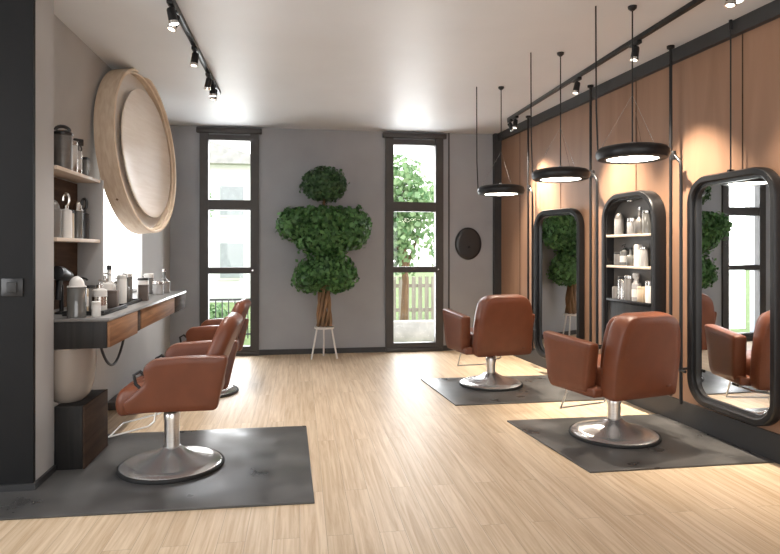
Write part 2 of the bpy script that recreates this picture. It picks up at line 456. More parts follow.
def chair_counter(loc, rz, label, drop=0.):
    """low chair with sculpted wedge-shaped side panels"""
    r = thing('salon_chair', loc, label, 'chair', rz, 'tan leather salon chairs')
    base_parts(r, .425-drop)
    side = [(.105, .690), (.05, .742), (-.16, .757), (-.385, .752), (-.385, .715), (-.32, .42), (.20, .42), (.228, .475), (.088, .60)]
    out = roundpoly(side, [.03, .06, .2, .02, .03, .03, .05, .03, .05], 6, .04)
    for sx in (-1, 1):
        def fn(a, b, t, sx=sx):
            fl = .035*((b-.42)/.33)
            return (sx*(.272+fl)+t, a, b)
        MB().pillow(out, .075, fn, 5, .04, (-.08, .585)).build('side_panel', M['leather'], r, sharp=60)
    MB().pillow(rrect(.475, .60, .05, 6, 0, -.01), .16, lambda a, b, t: (a, b, .505+t-(.0 if b < .05 else .22*(b-.05))), 6, .12).build('seat', M['leather'], r, sharp=60)
    for w_ in (-.07, .07): MB().tube([(w_, -.15, .588), (w_, .05, .588), (w_, .20, .553), (w_, .27, .525)], .006, 8).build('seat_welt', M['leather_dark'], r)
    back_shell(MB(), .50, .55, .44, .52, .965, -.235, -.405, .10, .14, .03, .12).build('backrest', M['leather'], r, sharp=60)
    for sx in (-1, 1):
        MB().tube([(sx*.285, .09, .635), (sx*.285, .125, .665), (sx*.285, .16, .645), (sx*.285, .15, .59), (sx*.285, .12, .56)], .010, 8).build('arm_bracket', M['black_metal'], r)
    MB().tube([(-.15, .06, .418), (-.15, .075, .33), (-.15, .11, .30), (-.15, .34, .245), (.15, .34, .245), (.15, .11, .30), (.15, .075, .33), (.15, .06, .418)], .0055, 8).build('footrest', M['chrome'], r)
    for ch in r.children:
        if ch.name.split('.')[0] in ('side_panel', 'seat', 'seat_welt', 'backrest', 'arm_bracket', 'footrest'): ch.location.z = -drop
    return r

def chair_wall(loc, rz, label):
    """boxy armchair with a tall rounded back"""
    r = thing('salon_chair', loc, label, 'chair', rz, 'tan leather salon chairs')
    base_parts(r, .36)
    side = [(.33, .765), (-.20, .735), (-.13, .38), (.26, .35), (.30, .40)]
    out = roundpoly(side, [.02, .03, .02, .03, .03], 6, .04)
    for sx in (-1, 1):
        def fn(a, b, t, sx=sx):
            fl = .03*((b-.36)/.4)
            return (sx*(.335+fl)+t, a, b)
        MB().pillow(out, .09, fn, 5, .045, (.03, .56)).build('side_panel', M['leather'], r, sharp=60)
    MB().box(-.372, .372, -.20, .255, .352, .42, .018, 3).build('seat_base', M['leather'], r)
    MB().pillow(rrect(.55, .56, .06, 6, 0, .03), .17, lambda a, b, t: (a, b, .47+t), 6, .12).build('seat', M['leather'], r, sharp=60)
    back_shell(MB(), .60, .61, .50, .345, .945, -.235, -.315, .14, .17, .0, .045).build('backrest', M['leather'], r, sharp=60)
    back_shell(MB(), .50, .53, .46, .50, .925, -.145, -.22, .07, .13, .01, .12).build('back_cushion', M['leather'], r, sharp=60)
    MB().tube([(-.22, .24, .37), (-.22, .28, .26), (-.22, .34, .15), (-.21, .36, .14), (.21, .36, .14), (.22, .34, .15), (.22, .28, .26), (.22, .24, .37)], .007, 8).build('footrest', M['chrome'], r)
    MB().box(.18, .215, -.327, -.3215, .41, .425, .001).build('leather_tab', M['leather_dark'], r)
    return r

MT = .012      # mat thickness
chair_counter((-.815, 4.09, MT), R(90), 'tan leather chair facing the counter on the large mat, nearest the drawers')
chair_counter((-.93, 6.20, -.0), R(86), 'tan leather chair partly hidden behind another at the counter, by the tall window', .06)
chair_wall((2.33, 4.28, MT), R(15), 'boxy tan leather chair seen from behind beside the big mirror')
chair_wall((1.95, 6.08, MT), R(9), 'boxy tan leather chair farther back, seen from behind near the slim mirror')

# floor mats
def mat_obj(poly, label):
    o = MB().prism(poly, 0, MT, bev=.004).build('floor_mat', M['mat'])
    return tag(o, label, 'mat', 'dark floor mats')
mat_obj([(-2.6, 3.43), (.08, 3.39), (.05, 4.87), (-1.68, 4.87), (-1.68, 4.10), (-1.512, 4.10), (-1.512, 3.783), (-2.6, 3.783)], 'dark slate mat under the chair at the counter')
mat_obj([(1.80, 3.60), (3.088, 3.60), (3.005, 4.78), (1.67, 4.78)], 'dark slate mat under the chair by the big mirror')
mat_obj([(1.38, 5.33), (2.966, 5.33), (2.888, 6.45), (1.29, 6.47)], 'dark slate mat under the chair farther back, before the slim mirror')
o = MB().box(XL+.005, -1.28, 5.62, 7.7, 0, .07, .006).build('low_platform', M['slate'])
tag(o, 'low dark platform on the floor along the wall below the long counter', 'platform')

# ------------------------------------------------------------------ counter
TOP = .967
o = thing('drawer_unit', (-1.44, 4.45, .775), 'short floating drawer unit with black end, nearest the partition', 'drawer unit', group='wall-hung drawer units')
MB().box(-.239, .225, -.35, .345, 0, .17, .003).build('body', M['black_wood'], o)
MB().box(.226, .242, -.345, .33, .004, .168, .003).build('drawer_front', M['drawer_wood'], o)
o = thing('drawer_unit', (-1.44, 5.83, .785), 'long floating drawer unit farther along, under the bright frosted window', 'drawer unit', group='wall-hung drawer units')
MB().box(-.239, .215, -1.03, .92, 0, .16, .003).build('body', M['dark_wood'], o)
MB().box(.216, .232, -.90, .36, .004, .158, .003).build('drawer_front', M['drawer_wood'], o)
MB().box(.216, .232, .37, .92, .0, .158, .003).build('end_panel', M['dark_wood'], o)
MB().box(.216, .228, -1.03, -.91, .0, .158, .003).build('divider_panel', M['dark_wood'], o)
o = MB().box(XL+.002, -1.20, 4.102, 6.75, .945, TOP, .004).build('worktop', M['counter_top'])
tag(o, 'long glossy grey worktop running over both drawer units', 'worktop')
o = thing('pedestal', (-1.44, 4.34, MT), 'dark block pedestal on the mat under the counter end', 'pedestal')
MB().box(-.09, .078, -.235, .24, 0, .40, .004).build('block', M['black_wood'], o)
tag(MB().box(.079, .09, -.235, .24, .0, .40, .002).build('side_panel', M['dark_wood'], o), 'side face of the block, reflection put into its browner colour')  # lighter brown face stands in for light reflected on the block's side
o = thing('wash_vessel', (-1.50, 4.285, .413), 'rounded cream vessel between the pedestal and the counter', 'vessel')
o.location.x = -1.505
MB().lathe([(0, 0), (.085, 0), (.125, .04), (.15, .11), (.162, .20), (.165, .28), (.165, .355), (.157, .36), (.15, .35), (.148, .2), (.10, .06), (0, .04)], seg=48).build('bowl', M['cream'], o)
MB().lathe([(.157, .352), (.168, .352), (.170, .358), (.166, .3615), (.157, .3615)], seg=48).build('rim', M['silver'], o)
pts = []
for k in range(25):
    t = k/24
    pts.append((-1.27, 4.17+.52*t, .773-.16*math.sin(math.pi*t)**.8))
o = MB().tube(pts, .009, 8).build('power_cord', M['rubber'])
tag(o, 'black cord looping below the short drawer unit', 'cord')

# shelving unit on the left wall
o = thing('wall_shelf_unit', (XL, 4.5, .97), 'open wall shelving with pale boards beside the grey partition', 'shelf')
MB().box(.0, .012, -.40, .42, .02, .93).build('back_panel', M['dark_wood'], o)
for z in (.485, .94): MB().box(.0, .17, -.40, .44, z, z+.025, .003).build('shelf_board', M['shelf_edge'], o)
MB().box(.0, .185, .44, .475, .0, .965, .003).build('side_panel', M['pale_wall'], o)
SH1 = .97+.965; SH2 = .97+.51

# ------------------------------------------------------------------ bottles and tins
def item(kind, loc, h, r, bm_, cm_, label, group, cat='bottle', rz=0., name=None):
    nm = {'pump': 'pump_bottle', 'can': 'tin_can', 'jar': 'lidded_jar', 'spray': 'spray_bottle', 'flask': 'glass_flask', 'box': 'card_box', 'kettle': 'canister', 'dome': 'domed_jar', 'curl': 'curl_top_bottle'}[kind]
    o = thing(name or nm, loc, label, cat, rz, group)
    if kind == 'box':
        MB().box(-r, r, -r*.8, r*.8, 0, h, .003).build('carton', bm_, o)
        MB().box(-r*1.02, r*1.02, -r*.82, r*.82, h-.018, h+.002, .002).build('lid', cm_, o)
        return o
    hb = {'pump': .72, 'can': .88, 'jar': .78, 'spray': .68, 'flask': .6, 'kettle': .80, 'dome': .74, 'curl': .66}[kind]*h
    sh = .18*r if kind in ('can', 'jar', 'kettle', 'dome') else .5*r
    nk = r*.93 if kind in ('can', 'jar', 'kettle', 'dome') else r*.35
    body = [(0, 0), (r*.9, 0), (r, .05*r), (r, hb-sh), (r*.96, hb-sh*.6), (nk*1.1, hb-.001), (nk, hb), (0, hb)]
    if kind == 'flask':
        body = [(0, 0), (r*.85, 0), (r, r*.25), (r, hb*.7), (r*.8, hb*.85), (r*.35, hb), (r*.3, h*.88), (0, h*.88)]
    b = MB().lathe(body, seg=24).build('body', bm_, o)
    MB().lathe([(r*1.002, hb*.22), (r*1.015, hb*.22), (r*1.015, hb*.62), (r*1.002, hb*.62)], seg=24).build('paper_band', M['white_plastic'] if bm_ is not M['white_plastic'] else M['silver'], b) if kind in ('pump', 'spray') else None
    if kind in ('can', 'jar'):
        MB().lathe([(0, hb), (r*.98, hb), (r*.98, h-.1*r), (r*.85, h), (0, h)], seg=24).build('lid', cm_, o)
    if kind == 'flask':
        MB().lathe([(0, h*.88), (r*.36, h*.88), (r*.36, h), (0, h)], seg=16).build('stopper', cm_, o)
    if kind == 'dome':
        MB().lathe([(0, hb), (r, hb), (r*.95, hb+.1*(h-hb))]+[(r*.8*math.cos(R(a)), hb+(h-hb)*(.1+.9*math.sin(R(a)))) for a in (0, 25, 50, 75)]+[(0, h)], seg=24).build('lid', cm_, o)
    if kind == 'kettle':
        MB().lathe([(0, hb), (r*1.08, hb), (r*1.08, hb+.018), (r*.6, hb+.03), (0, hb+.03)], seg=24).build('lid', cm_, o)
        MB().tube([(-r*.75*math.cos(R(a)), 0, hb+.03+(h-hb-.03)*math.sin(R(a))) for a in range(0, 181, 15)], .012, 8).build('handle', cm_, o)
    if kind == 'pump':
        p = MB().lathe([(0, hb), (nk*1.3, hb), (nk*1.3, hb+.1*h), (nk*.5, hb+.11*h), (nk*.4, h-.02), (0, h-.02)], seg=16).build('pump', cm_, o)
        MB().tube([(-.006, 0, h-.008), (.012, 0, h-.006), (.032, 0, h-.012), (.04, 0, h-.022)], .007, 8).build('nozzle', cm_, p)
    if kind == 'spray':
        p = MB().lathe([(0, hb), (nk*1.3, hb), (nk*1.1, h-.05), (0, h-.05)], seg=16).build('spray_head', cm_, o)
        MB().box(-.02, .05, -.012, .012, h-.055, h-.005, .006).tube([(.03, 0, h-.05), (.04, 0, h-.075), (.034, 0, h-.10)], .005, 8).build('trigger', cm_, p)
    if kind == 'curl':
        MB().lathe([(0, hb), (nk*1.3, hb), (nk*1.2, hb+.08*h), (0, hb+.08*h)], seg=16).build('cap', cm_, o)
        MB().tube([(r*.5*math.cos(R(a))-.0, 0, hb+.08*h+(h*.13)+(h*.13)*math.sin(R(a))) for a in range(-90, 200, 15)], .010, 8).build('hook', cm_, o)
    return o
g = 'containers on the top wall shelf'
item('kettle', (-1.585, 4.40, SH1), .30, .058, M['grey_can'], M['black_plastic'], 'tall dark grey canister with looped black handle on the top wall shelf', g, 'canister', .6)
item('can', (-1.575, 4.53, SH1), .225, .040, M['silver'], M['silver'], 'plain silver can on the top wall shelf', g, 'can')
item('spray', (-1.585, 4.655, SH1), .27, .036, M['silver'], M['black_plastic'], 'silver bottle with black trigger on the top wall shelf', g, rz=.9)
item('box', (-1.60, 4.82, SH1), .15, .045, M['grey_can'], M['black_plastic'], 'small dark box at the far end of the top wall shelf', g, 'box')
g = 'containers on the lower wall shelf'
item('dome', (-1.60, 4.275, SH2), .25, .05, M['grey_can'], M['grey_can'], 'dull grey domed jar on the lower wall shelf, next to the partition', g, 'jar')
item('curl', (-1.565, 4.40, SH2), .30, .038, M['white_plastic'], M['silver'], 'white bottle with silver hook top on the lower wall shelf', g)
item('can', (-1.59, 4.53, SH2), .20, .032, M['amber'], M['black_plastic'], 'slim beige can with black lid on the lower wall shelf', g, 'can')
item('dome', (-1.58, 4.66, SH2), .27, .038, M['smoke_glass'], M['silver'], 'dark glass jar with shiny domed lid on the lower wall shelf', g, 'jar')
item('curl', (-1.58, 4.80, SH2), .30, .036, M['black_plastic'], M['black_plastic'], 'black bottle with hooked top at the far end of the lower wall shelf', g)
g = 'containers on the worktop'
TR = TOP+.03
t = thing('tray', (-1.45, 4.62, TOP), 'dark rectangular tray on the worktop close to the partition', 'tray', group='worktop trays')
MB().box(-.09, .17, -.36, .20, 0, .014, .004).build('tray_base', M['black_wood'], t)
MB().box(-.09, .17, -.36, -.345, .014, .03, .003).box(-.09, .17, .185, .20, .014, .03, .003).box(-.09, -.075, -.345, .185, .014, .03, .003).box(.155, .17, -.345, .185, .014, .03, .003).build('tray_rim', M['black_wood'], t)
TR = TOP+.0145
item('dome', (-1.42, 4.175, TOP), .265, .058, M['smoke_glass'], M['white_plastic'], 'tall smoky jar with round white lid beside the partition on the worktop', g, 'jar')
item('jar', (-1.31, 4.20, TOP), .10, .028, M['white_plastic'], M['white_plastic'], 'little white jar standing at the near front edge of the worktop', g, 'jar')
item('pump', (-1.46, 4.38, TR), .235, .045, M['amber'], M['black_plastic'], 'beige pump bottle with black pump on the tray', g)
item('pump', (-1.38, 4.50, TR), .215, .048, M['white_plastic'], M['silver'], 'wide white pump bottle at the front of the tray', g)
item('can', (-1.475, 4.60, TR), .17, .040, M['grey_can'], M['black_plastic'], 'grey can at the back of the tray', g, 'can')
item('box', (-1.345, 4.66, TR), .125, .042, M['brown_box'], M['brown_box'], 'small dark brown box on the tray end', g, 'box')
# hair dryer standing behind the tray bottles
hd = thing('hair_dryer', (-1.60, 4.42, TOP), 'black hair dryer propped on its stand behind the tray bottles', 'hair dryer', R(90))
MB().lathe([(0, 0), (.042, 0), (.042, .012), (.014, .02), (.012, .2), (0, .2)], seg=20).build('stand', M['black_metal'], hd)
MB().lathe([(0, -.10), (.045, -.09), (.05, -.04), (.042, .05), (.034, .12), (.03, .14), (0, .14)], seg=24, mtx=Matrix.Translation((0, 0, .27)) @ Matrix.Rotation(R(98), 4, 'Y')).build('barrel', M['black_plastic'], hd)
MB().tube([(-.03, 0, .25), (-.045, 0, .18), (-.06, 0, .10)], [.02, .018, .017], 12).build('handle', M['black_plastic'], hd)
t = thing('tray', (-1.45, 5.18, TOP), 'dark slate tray in the middle of the worktop', 'tray', group='worktop trays')
MB().box(-.13, .13, -.28, .22, 0, .012, .004).build('tray_base', M['black_wood'], t)
MB().box(-.13, .13, -.28, -.265, .012, .024, .003).box(-.13, .13, .205, .22, .012, .024, .003).box(.115, .13, -.265, .205, .012, .024, .003).box(-.13, -.115, -.265, .205, .012, .024, .003).build('tray_rim', M['black_wood'], t)
TR = TOP+.0125
item('pump', (-1.49, 4.985, TR), .245, .055, M['white_plastic'], M['silver'], 'broad white bottle with silver pump on the middle tray', g)
item('can', (-1.385, 5.05, TR), .225, .036, M['white_plastic'], M['white_plastic'], 'tall slim white can on the middle tray', g, 'can')
item('flask', (-1.50, 5.125, TR), .30, .050, M['white_plastic'], M['black_plastic'], 'pale flask with round black stopper against the bright window', g, 'flask')
item('flask', (-1.40, 5.17, TR), .235, .046, M['smoke_glass'], M['smoke_glass'], 'dark glass flask on the middle tray', g, 'flask')
item('can', (-1.40, 5.27, TR), .225, .038, M['smoke_glass'], M['silver'], 'smoked glass canister with silver lid on the middle tray', g, 'can')
item('pump', (-1.50, 5.30, TR), .195, .034, M['pale_glass'], M['silver'], 'clear grey pump bottle at the far end of the middle tray', g)
item('box', (-1.32, 5.46, TOP), .135, .038, M['brown_box'], M['brown_box'], 'brown box standing alone just past the middle tray', g, 'box')
item('can', (-1.44, 5.93, TOP), .175, .052, M['white_plastic'], M['black_plastic'], 'white can with dark lid on the far worktop half', g, 'can')
item('pump', (-1.50, 6.15, TOP), .195, .036, M['pale_glass'], M['white_plastic'], 'clear bottle with white pump behind the far worktop jars', g)
item('jar', (-1.36, 6.18, TOP), .135, .050, M['pale_glass'], M['silver'], 'squat glass jar with silver lid on the far worktop half', g, 'jar')
item('jar', (-1.48, 6.33, TOP), .20, .046, M['smoke_glass'], M['white_plastic'], 'taller smoky jar with white lid on the far worktop half', g, 'jar')
item('can', (-1.34, 6.40, TOP), .12, .045, M['grey_can'], M['silver'], 'low grey can beside the far smoky jar', g, 'can')
item('flask', (-1.40, 6.62, TOP), .235, .050, M['smoke_glass'], M['silver'], 'dark flask with silver stopper at the far end of the worktop', g, 'flask')

# ------------------------------------------------------------------ round wooden drum on the left wall
o = thing('wall_drum', (-1.389, 5.952, 2.312), 'large round pale wooden drum with a shallow dish inside, hanging beside the wall shelves', 'wall decoration', rot=(0, R(85.8), R(-7.1)))
rr = .753
MB().lathe([(rr-.035, -.165), (rr, -.165), (rr, -.004), (rr-.004, 0), (rr-.022, 0), (rr-.026, -.004), (rr-.035, -.165)], seg=96).build('drum_rim', M['birch'], o)
MB().lathe([(rr-.045, -.030), (rr-.0345, -.024), (rr-.0345, -.040), (rr-.045, -.036), (rr-.045, -.030)], seg=96).build('inner_hoop', M['birch'], o)
MB().lathe([(0, -.088), (rr-.036, -.088), (rr-.036, -.155), (0, -.155)], seg=96).build('back_board', M['glossy_veneer'], o)
d = MB().lathe([(0, -.062), (rr*.5, -.057), (rr*.74, -.050), (rr*.79, -.044), (rr*.80, -.046), (rr*.80, -.052), (rr*.75, -.062), (rr*.5, -.070), (0, -.074)], seg=96).build('dish', M['veneer'], o)
d.location = (.0, .105, 0)
MB().lathe([(0, -.087), (.1, -.087), (.1, -.070), (0, -.070)], seg=24).build('dish_spacer', M['birch'], o)
MB().box(-.14, .14, -.10, .14, -.262, -.166).build('wall_bracket', M['dark_wood'], o)
MB().lathe([(0, 0), (.012, 0), (.010, .003), (0, .004)], seg=14, mtx=Matrix.Rotation(R(-50), 4, 'Z') @ Matrix.Translation((rr-.001, 0, -.09)) @ Matrix.Rotation(R(90), 4, 'Y')).build('peg', M['bark'], o)

# light switch
o = thing('light_switch', (-1.64, 3.80, 1.185), 'square black light switch on the dark partition', 'switch')
MB().box(-.058, .058, -.010, 0, -.052, .052, .004).build('plate', M['black_plastic'], o)
MB().box(-.028, .028, -.016, -.0095, -.03, .03, .003).build('rocker', M['rubber'], o)

# oval wall plate
egg = [(.19*math.cos(a)*(1+.10*math.cos(a-.9)), .225*math.sin(a)*(1+.10*math.cos(a-.9))) for a in [2*math.pi*k/56 for k in range(56)]]
o = thing('wall_ornament', (2.315, YB, 1.47), 'black egg-shaped dish hanging on the grey back wall', 'wall ornament')
MB().pillow(egg, .05, lambda a, b, t: (a, -.027+t, b), 6, .25).build('dish', M['black_plastic'], o)
MB().lathe([(0, 0), (.022, 0), (.018, .012), (0, .016)], seg=20, mtx=Matrix.Translation((.02, -.050, -.03)) @ Matrix.Rotation(R(90), 4, 'X')).build('hub', M['black_metal'], o)

# ------------------------------------------------------------------ things on the right wall
def wall_mirror(Yc, w, z0, z1, label, rad):
    h = z1-z0
    o = thing('wall_mirror', on_right(Yc, z0), label, 'mirror', RZ_R, 'black framed wall mirrors')
    fn = lambda a, b, t: (a, t, b)
    path = rrect(w-.06, h-.06, rad, 12, 0, h/2)
    # clockwise/ccw orientation handled by recalc; outward offset positive
    MB().sweep(path, [(-.022, .006), (.030, .006), (.030, .062), (.022, .074), (-.012, .074), (-.022, .066)], fn).build('frame', M['black_metal'], o)
    ip = rrect(w-.125, h-.125, max(.02, rad-.03), 12, 0, h/2)
    MB().sweep(ip, [(-.009, .020), (.013, .020), (.013, .045), (-.009, .042)], fn).build('inner_rim', M['black_plastic'], o)
    MB().prism(rrect(w-.11, h-.11, max(.02, rad-.02), 12, 0, h/2), .022, .027, lambda a, b, z: (a, z, b)).build('mirror_glass', M['mirror'], o)
    MB().prism(rrect(w-.10, h-.10, max(.02, rad-.02), 12, 0, h/2), .002, .018, lambda a, b, z: (a, z, b)).build('back_board', M['black_wood'], o)
    return o
m3 = wall_mirror(3.925, .87, .225, 1.955, 'big black-framed mirror with rounded corners, showing the window reflected', .17)
MB().tube([(0, .04, 1.73), (0, .04, H-.225)], .005, 8).lathe([(0, 0), (.012, 0), (.012, .07), (0, .07)], (0, .04, H-.295), 12).build('hanging_cable', M['black_metal'], m3)
MB().box(-.014, .014, .02, .06, 1.70, 1.745, .003).build('cable_clip', M['black_metal'], m3)
m3.location = (wx(3.925)-.03, 3.925, .225); m3.rotation_euler.z = R(91.5)
MB().box(-.2, .2, -.02, .004, 1.0, 1.2).build('wall_bracket', M['black_wood'], m3)
m2 = wall_mirror(6.4, .78, .18, 1.85, 'slim black-framed mirror nearest the back wall, turned slightly and showing foliage', .17)
m2.location = (2.774+.060, 6.347+.016, .18); m2.rotation_euler.z = R(105)
MB().box(-.15, -.05, -.03, .004, .9, 1.3).build('wall_bracket', M['black_wood'], m2)
# display cabinet
cw, ch = .80, 1.66
cab = thing('display_cabinet', on_right(5.11, .26), 'tall black arched wall cabinet with open shelves of bottles', 'cabinet', RZ_R)
fn = lambda a, b, t: (a, t, b)
path = rrect(cw-.06, ch-.06, .22, 12, 0, ch/2)
MB().sweep(path, [(-.02, .004), (.03, .004), (.03, .105), (.02, .118), (-.012, .118), (-.02, .108)], fn).build('frame', M['black_metal'], cab)
MB().sweep(rrect(cw-.115, ch-.115, .2, 12, 0, ch/2), [(-.008, .02), (.010, .02), (.010, .095), (-.008, .095)], fn).build('inner_rim', M['black_plastic'], cab)
MB().prism(rrect(cw-.09, ch-.09, .2, 12, 0, ch/2), .004, .016, lambda a, b, z: (a, z, b)).build('back_panel', M['slate'], cab)
for z in (1.26, .975): MB().box(-(cw-.15)/2, (cw-.15)/2, .017, .108, z, z+.022, .002).build('shelf', M['shelf_edge'], cab)
MB().box(-(cw-.15)/2, (cw-.15)/2, .017, .108, .665, .687, .002).build('shelf', M['black_metal'], cab)
MB().box(-(cw-.14)/2, (cw-.14)/2, .018, .09, .08, .66, .004).build('lower_panel', M['black_wood'], cab)
MB().lathe([(0, 0), (.03, 0), (.028, -.012), (0, -.014)], (.0, .065, ch-.075), 20).build('cabinet_light', M['silver'], cab)
def cab_pt(a, t, z):
    u = Vector((-math.sin(PHI), math.cos(PHI))); n = Vector((-math.cos(PHI), -math.sin(PHI)))
    b = Vector(on_right(5.11)[:2])+u*a+n*t
    return (b.x, b.y, .26+z)
spec = {
 'top': (1.2825, [('dome', .19, .20, .055, 'pale_glass', 'grey_can', 'round pale glass jar alone on the left of the top cabinet shelf', 'jar'),
                  ('jar', -.02, .145, .05, 'pale_glass', 'silver', 'low pale jar with silver lid on the top cabinet shelf', 'jar'),
                  ('flask', -.135, .235, .05, 'grey_can', 'silver', 'grey flask with tall silver stopper on the top cabinet shelf', 'flask'),
                  ('can', -.25, .20, .045, 'smoke_glass', 'silver', 'dark can at the right end of the top cabinet shelf', 'can')]),
 'mid': (.9975, [('can', .20, .12, .04, 'grey_can', 'black_plastic', 'short grey can at the left of the middle cabinet shelf', 'can'),
                 ('pump', .10, .20, .042, 'smoke_glass', 'black_plastic', 'dark pump bottle with pale band on the middle cabinet shelf', 'bottle'),
                 ('flask', 0., .165, .042, 'smoke_glass', 'black_plastic', 'small dark flask in the centre of the middle cabinet shelf', 'flask'),
                 ('jar', -.11, .19, .035, 'white_plastic', 'white_plastic', 'slim white jar on the middle cabinet shelf', 'jar'),
                 ('can', -.20, .17, .036, 'pale_glass', 'silver', 'pale can at the right of the middle cabinet shelf', 'can')]),
 'low': (.6875, [('can', .235, .11, .04, 'grey_can', 'grey_can', 'low grey can at the left of the lowest cabinet shelf', 'can'),
                 ('can', .13, .21, .046, 'silver', 'black_plastic', 'tall silver can with black lid on the lowest cabinet shelf', 'can'),
                 ('can', .02, .225, .046, 'grey_can', 'silver', 'tall grey can with silver lid on the lowest cabinet shelf', 'can'),
                 ('spray', -.09, .25, .042, 'pale_glass', 'white_plastic', 'pale spray bottle with white trigger on the lowest cabinet shelf', 'bottle'),
                 ('box', -.19, .13, .045, 'amber', 'amber', 'beige box on the lowest cabinet shelf', 'box'),
                 ('jar', -.285, .19, .038, 'white_plastic', 'silver', 'white jar at the right end of the lowest cabinet shelf', 'jar')])}
for lv, (z, its) in spec.items():
    for k, a, h, r, b_, c_, lab, cat in its:
        item(k, cab_pt(a*.95, .064, z), h, min(r, .044), M[b_], M[c_], lab, 'containers in the display cabinet', cat, RZ_R)

# support poles with bent side rods
def pole(Y, off, label, side=-.12):
    o = thing('support_pole', on_right(Y, 0, off), label, 'pole', RZ_R, 'black wall poles')
    MB().tube([(0, 0, .24), (0, 0, H)], .013, 10).build('pole', M['black_metal'], o)
    zz = 2.13
    MB().tube([(side*.35, 0, zz+.02), (side*.6, 0, zz-.005), (side*.95, 0, zz-.045), (side, 0, zz-.09), (side, 0, 1.9), (side, 0, .20)], .013, 10).build('side_rod', M['black_metal'], o)
    MB().lathe([(0, -.035), (.022, -.035), (.024, -.02), (.024, .02), (.02, .035), (0, .035)], (side*.25, 0, zz+.02), 14).build('elbow_clamp', M['black_metal'], o)
    MB().tube([(.01, 0, .46), (side-.05, 0, .46)], .012, 8).tube([(side*.5, 0, .46), (side*.5, -off+.003, .46)], .010, 8).build('wall_bracket', M['black_metal'], o)
    MB().lathe([(0, 0), (.03, 0), (.03, -.02), (.013, -.03), (0, -.03)], (0, 0, H), 16).build('ceiling_flange', M['black_metal'], o)
    return o
pole(4.50, .12, 'black pole with bent side rod just beyond the big mirror')
pole(5.69, .12, 'black pole with bent side rod between the slim mirror and the cabinet')
pole(7.10, .12, 'black pole with bent side rod between the slim mirror and the back corner')

# pendant lamps
def pendant(x, y, z, label):
    o = thing('pendant_lamp', (x, y, z), label, 'lamp', 0, 'black disc pendant lamps')
    sh = [(.165, -.030), (.195, -.034), (.222, -.026), (.236, 0), (.232, .028), (.212, .048), (.17, .058), (.08, .062), (0, .064)]
    s = MB().lathe(sh+[], seg=64)
    s.lathe([(.165, -.030), (.163, -.018), (.0, -.015)], seg=64)
    s.build('shade', M['black_metal'], o, recalc=True)
    MB().lathe([(0, -.026), (.162, -.026), (.164, -.022), (0, -.020)], seg=64).build('diffuser', M['diffuser'], o)
    MB().tube([(0, 0, .06), (0, 0, H-z)], .005, 8).build('cord', M['black_metal'], o)
    MB().lathe([(0, 0), (.03, 0), (.028, -.015), (.012, -.03), (0, -.03)], (0, 0, H-z), 20).build('ceiling_rose', M['black_metal'], o)
    MB().lathe([(0, .06), (.02, .06), (.016, .085), (0, .09)], seg=16).build('hub', M['silver'], o)
    for a in (40, 160, 280): MB().tube([(.20*math.cos(R(a)), .20*math.sin(R(a)), .05), (0, 0, .40)], .0012, 5).build('stay_wire', M['silver'], o)
    ex, ey = -.231*math.cos(R(8)), .231*math.sin(R(8))
    MB().tube([(ex, ey, .03), (ex-.004, ey, .10), (ex-.012, ey, .3), (ex-.015, ey, H-z)], .0055, 8).build('side_cable', M['black_metal'], o)
    return o
pendant(1.99, 5.87, 1.985, 'black disc pendant lamp nearest the back wall')
pendant(2.13, 4.78, 2.01, 'black disc pendant lamp in the middle of the hanging row')
pendant(2.20, 3.80, 2.035, 'black disc pendant lamp hanging closest, over the chair by the big mirror')

# track lights
def track(x, y0, y1, heads, label):
    o = thing('track_light', (x, y0, H), label, 'track light', 0, 'ceiling track lights')
    MB().box(-.018, .018, 0, y1-y0, -.035, 0, .003).build('rail', M['black_metal'], o)
    for (yy, tilt, spin) in heads:
        yy -= y0
        s = MB().box(-.02, .02, yy-.06, yy+.06, -.06, -.034, .004).build('spotlight', M['black_metal'], o)
        mtx = Matrix.Translation((0, yy, -.10)) @ Matrix.Rotation(R(spin), 4, 'Z') @ Matrix.Rotation(R(tilt), 4, 'Y')
        MB().tube([(0, yy, -.055), (0, yy, -.095)], .009, 8).build('swivel', M['black_metal'], s)
        MB().lathe([(0, .03), (.022, .03), (.027, .02), (.029, -.055), (.026, -.055), (.024, -.04), (0, -.04)], seg=24, mtx=mtx).build('housing', M['black_metal'], s)
        MB().lathe([(.024, -.055), (.031, -.055), (.031, -.074), (.024, -.074), (.024, -.055)], seg=24, mtx=mtx).build('chrome_ring', M['silver'], s)
        MB().lathe([(0, -.058), (.024, -.058), (.024, -.064), (0, -.064)], seg=24, mtx=mtx).build('lens', M['bulb'], s)
    return o
track(-.82, 2.6, 6.45, [(4.10, -12, 0), (4.22, 20, 30), (5.0, 8, 20), (5.72, 14, -30), (5.95, -6, 40), (6.1, 10, 0)], 'black ceiling track with spotlights above the counter side')
track(2.55, 2.6, 7.25, [(3.3, 10, 0), (4.36, 10, 0), (5.36, 12, 0), (7.0, 6, 10), (7.18, -30, 0)], 'black ceiling track with spotlights running along the wood panelled wall')
o = thing('recessed_downlight', (2.82, 3.62, H), 'small round white downlight set in the ceiling corner', 'downlight')
MB().lathe([(.045, 0), (.06, 0), (.058, -.006), (.045, -.004)], seg=28).build('bezel', M['white_paint'], o)
MB().lathe([(0, -.001), (.045, -.001), (.045, -.003), (0, -.003)], seg=28).build('lens', M['bulb'], o)

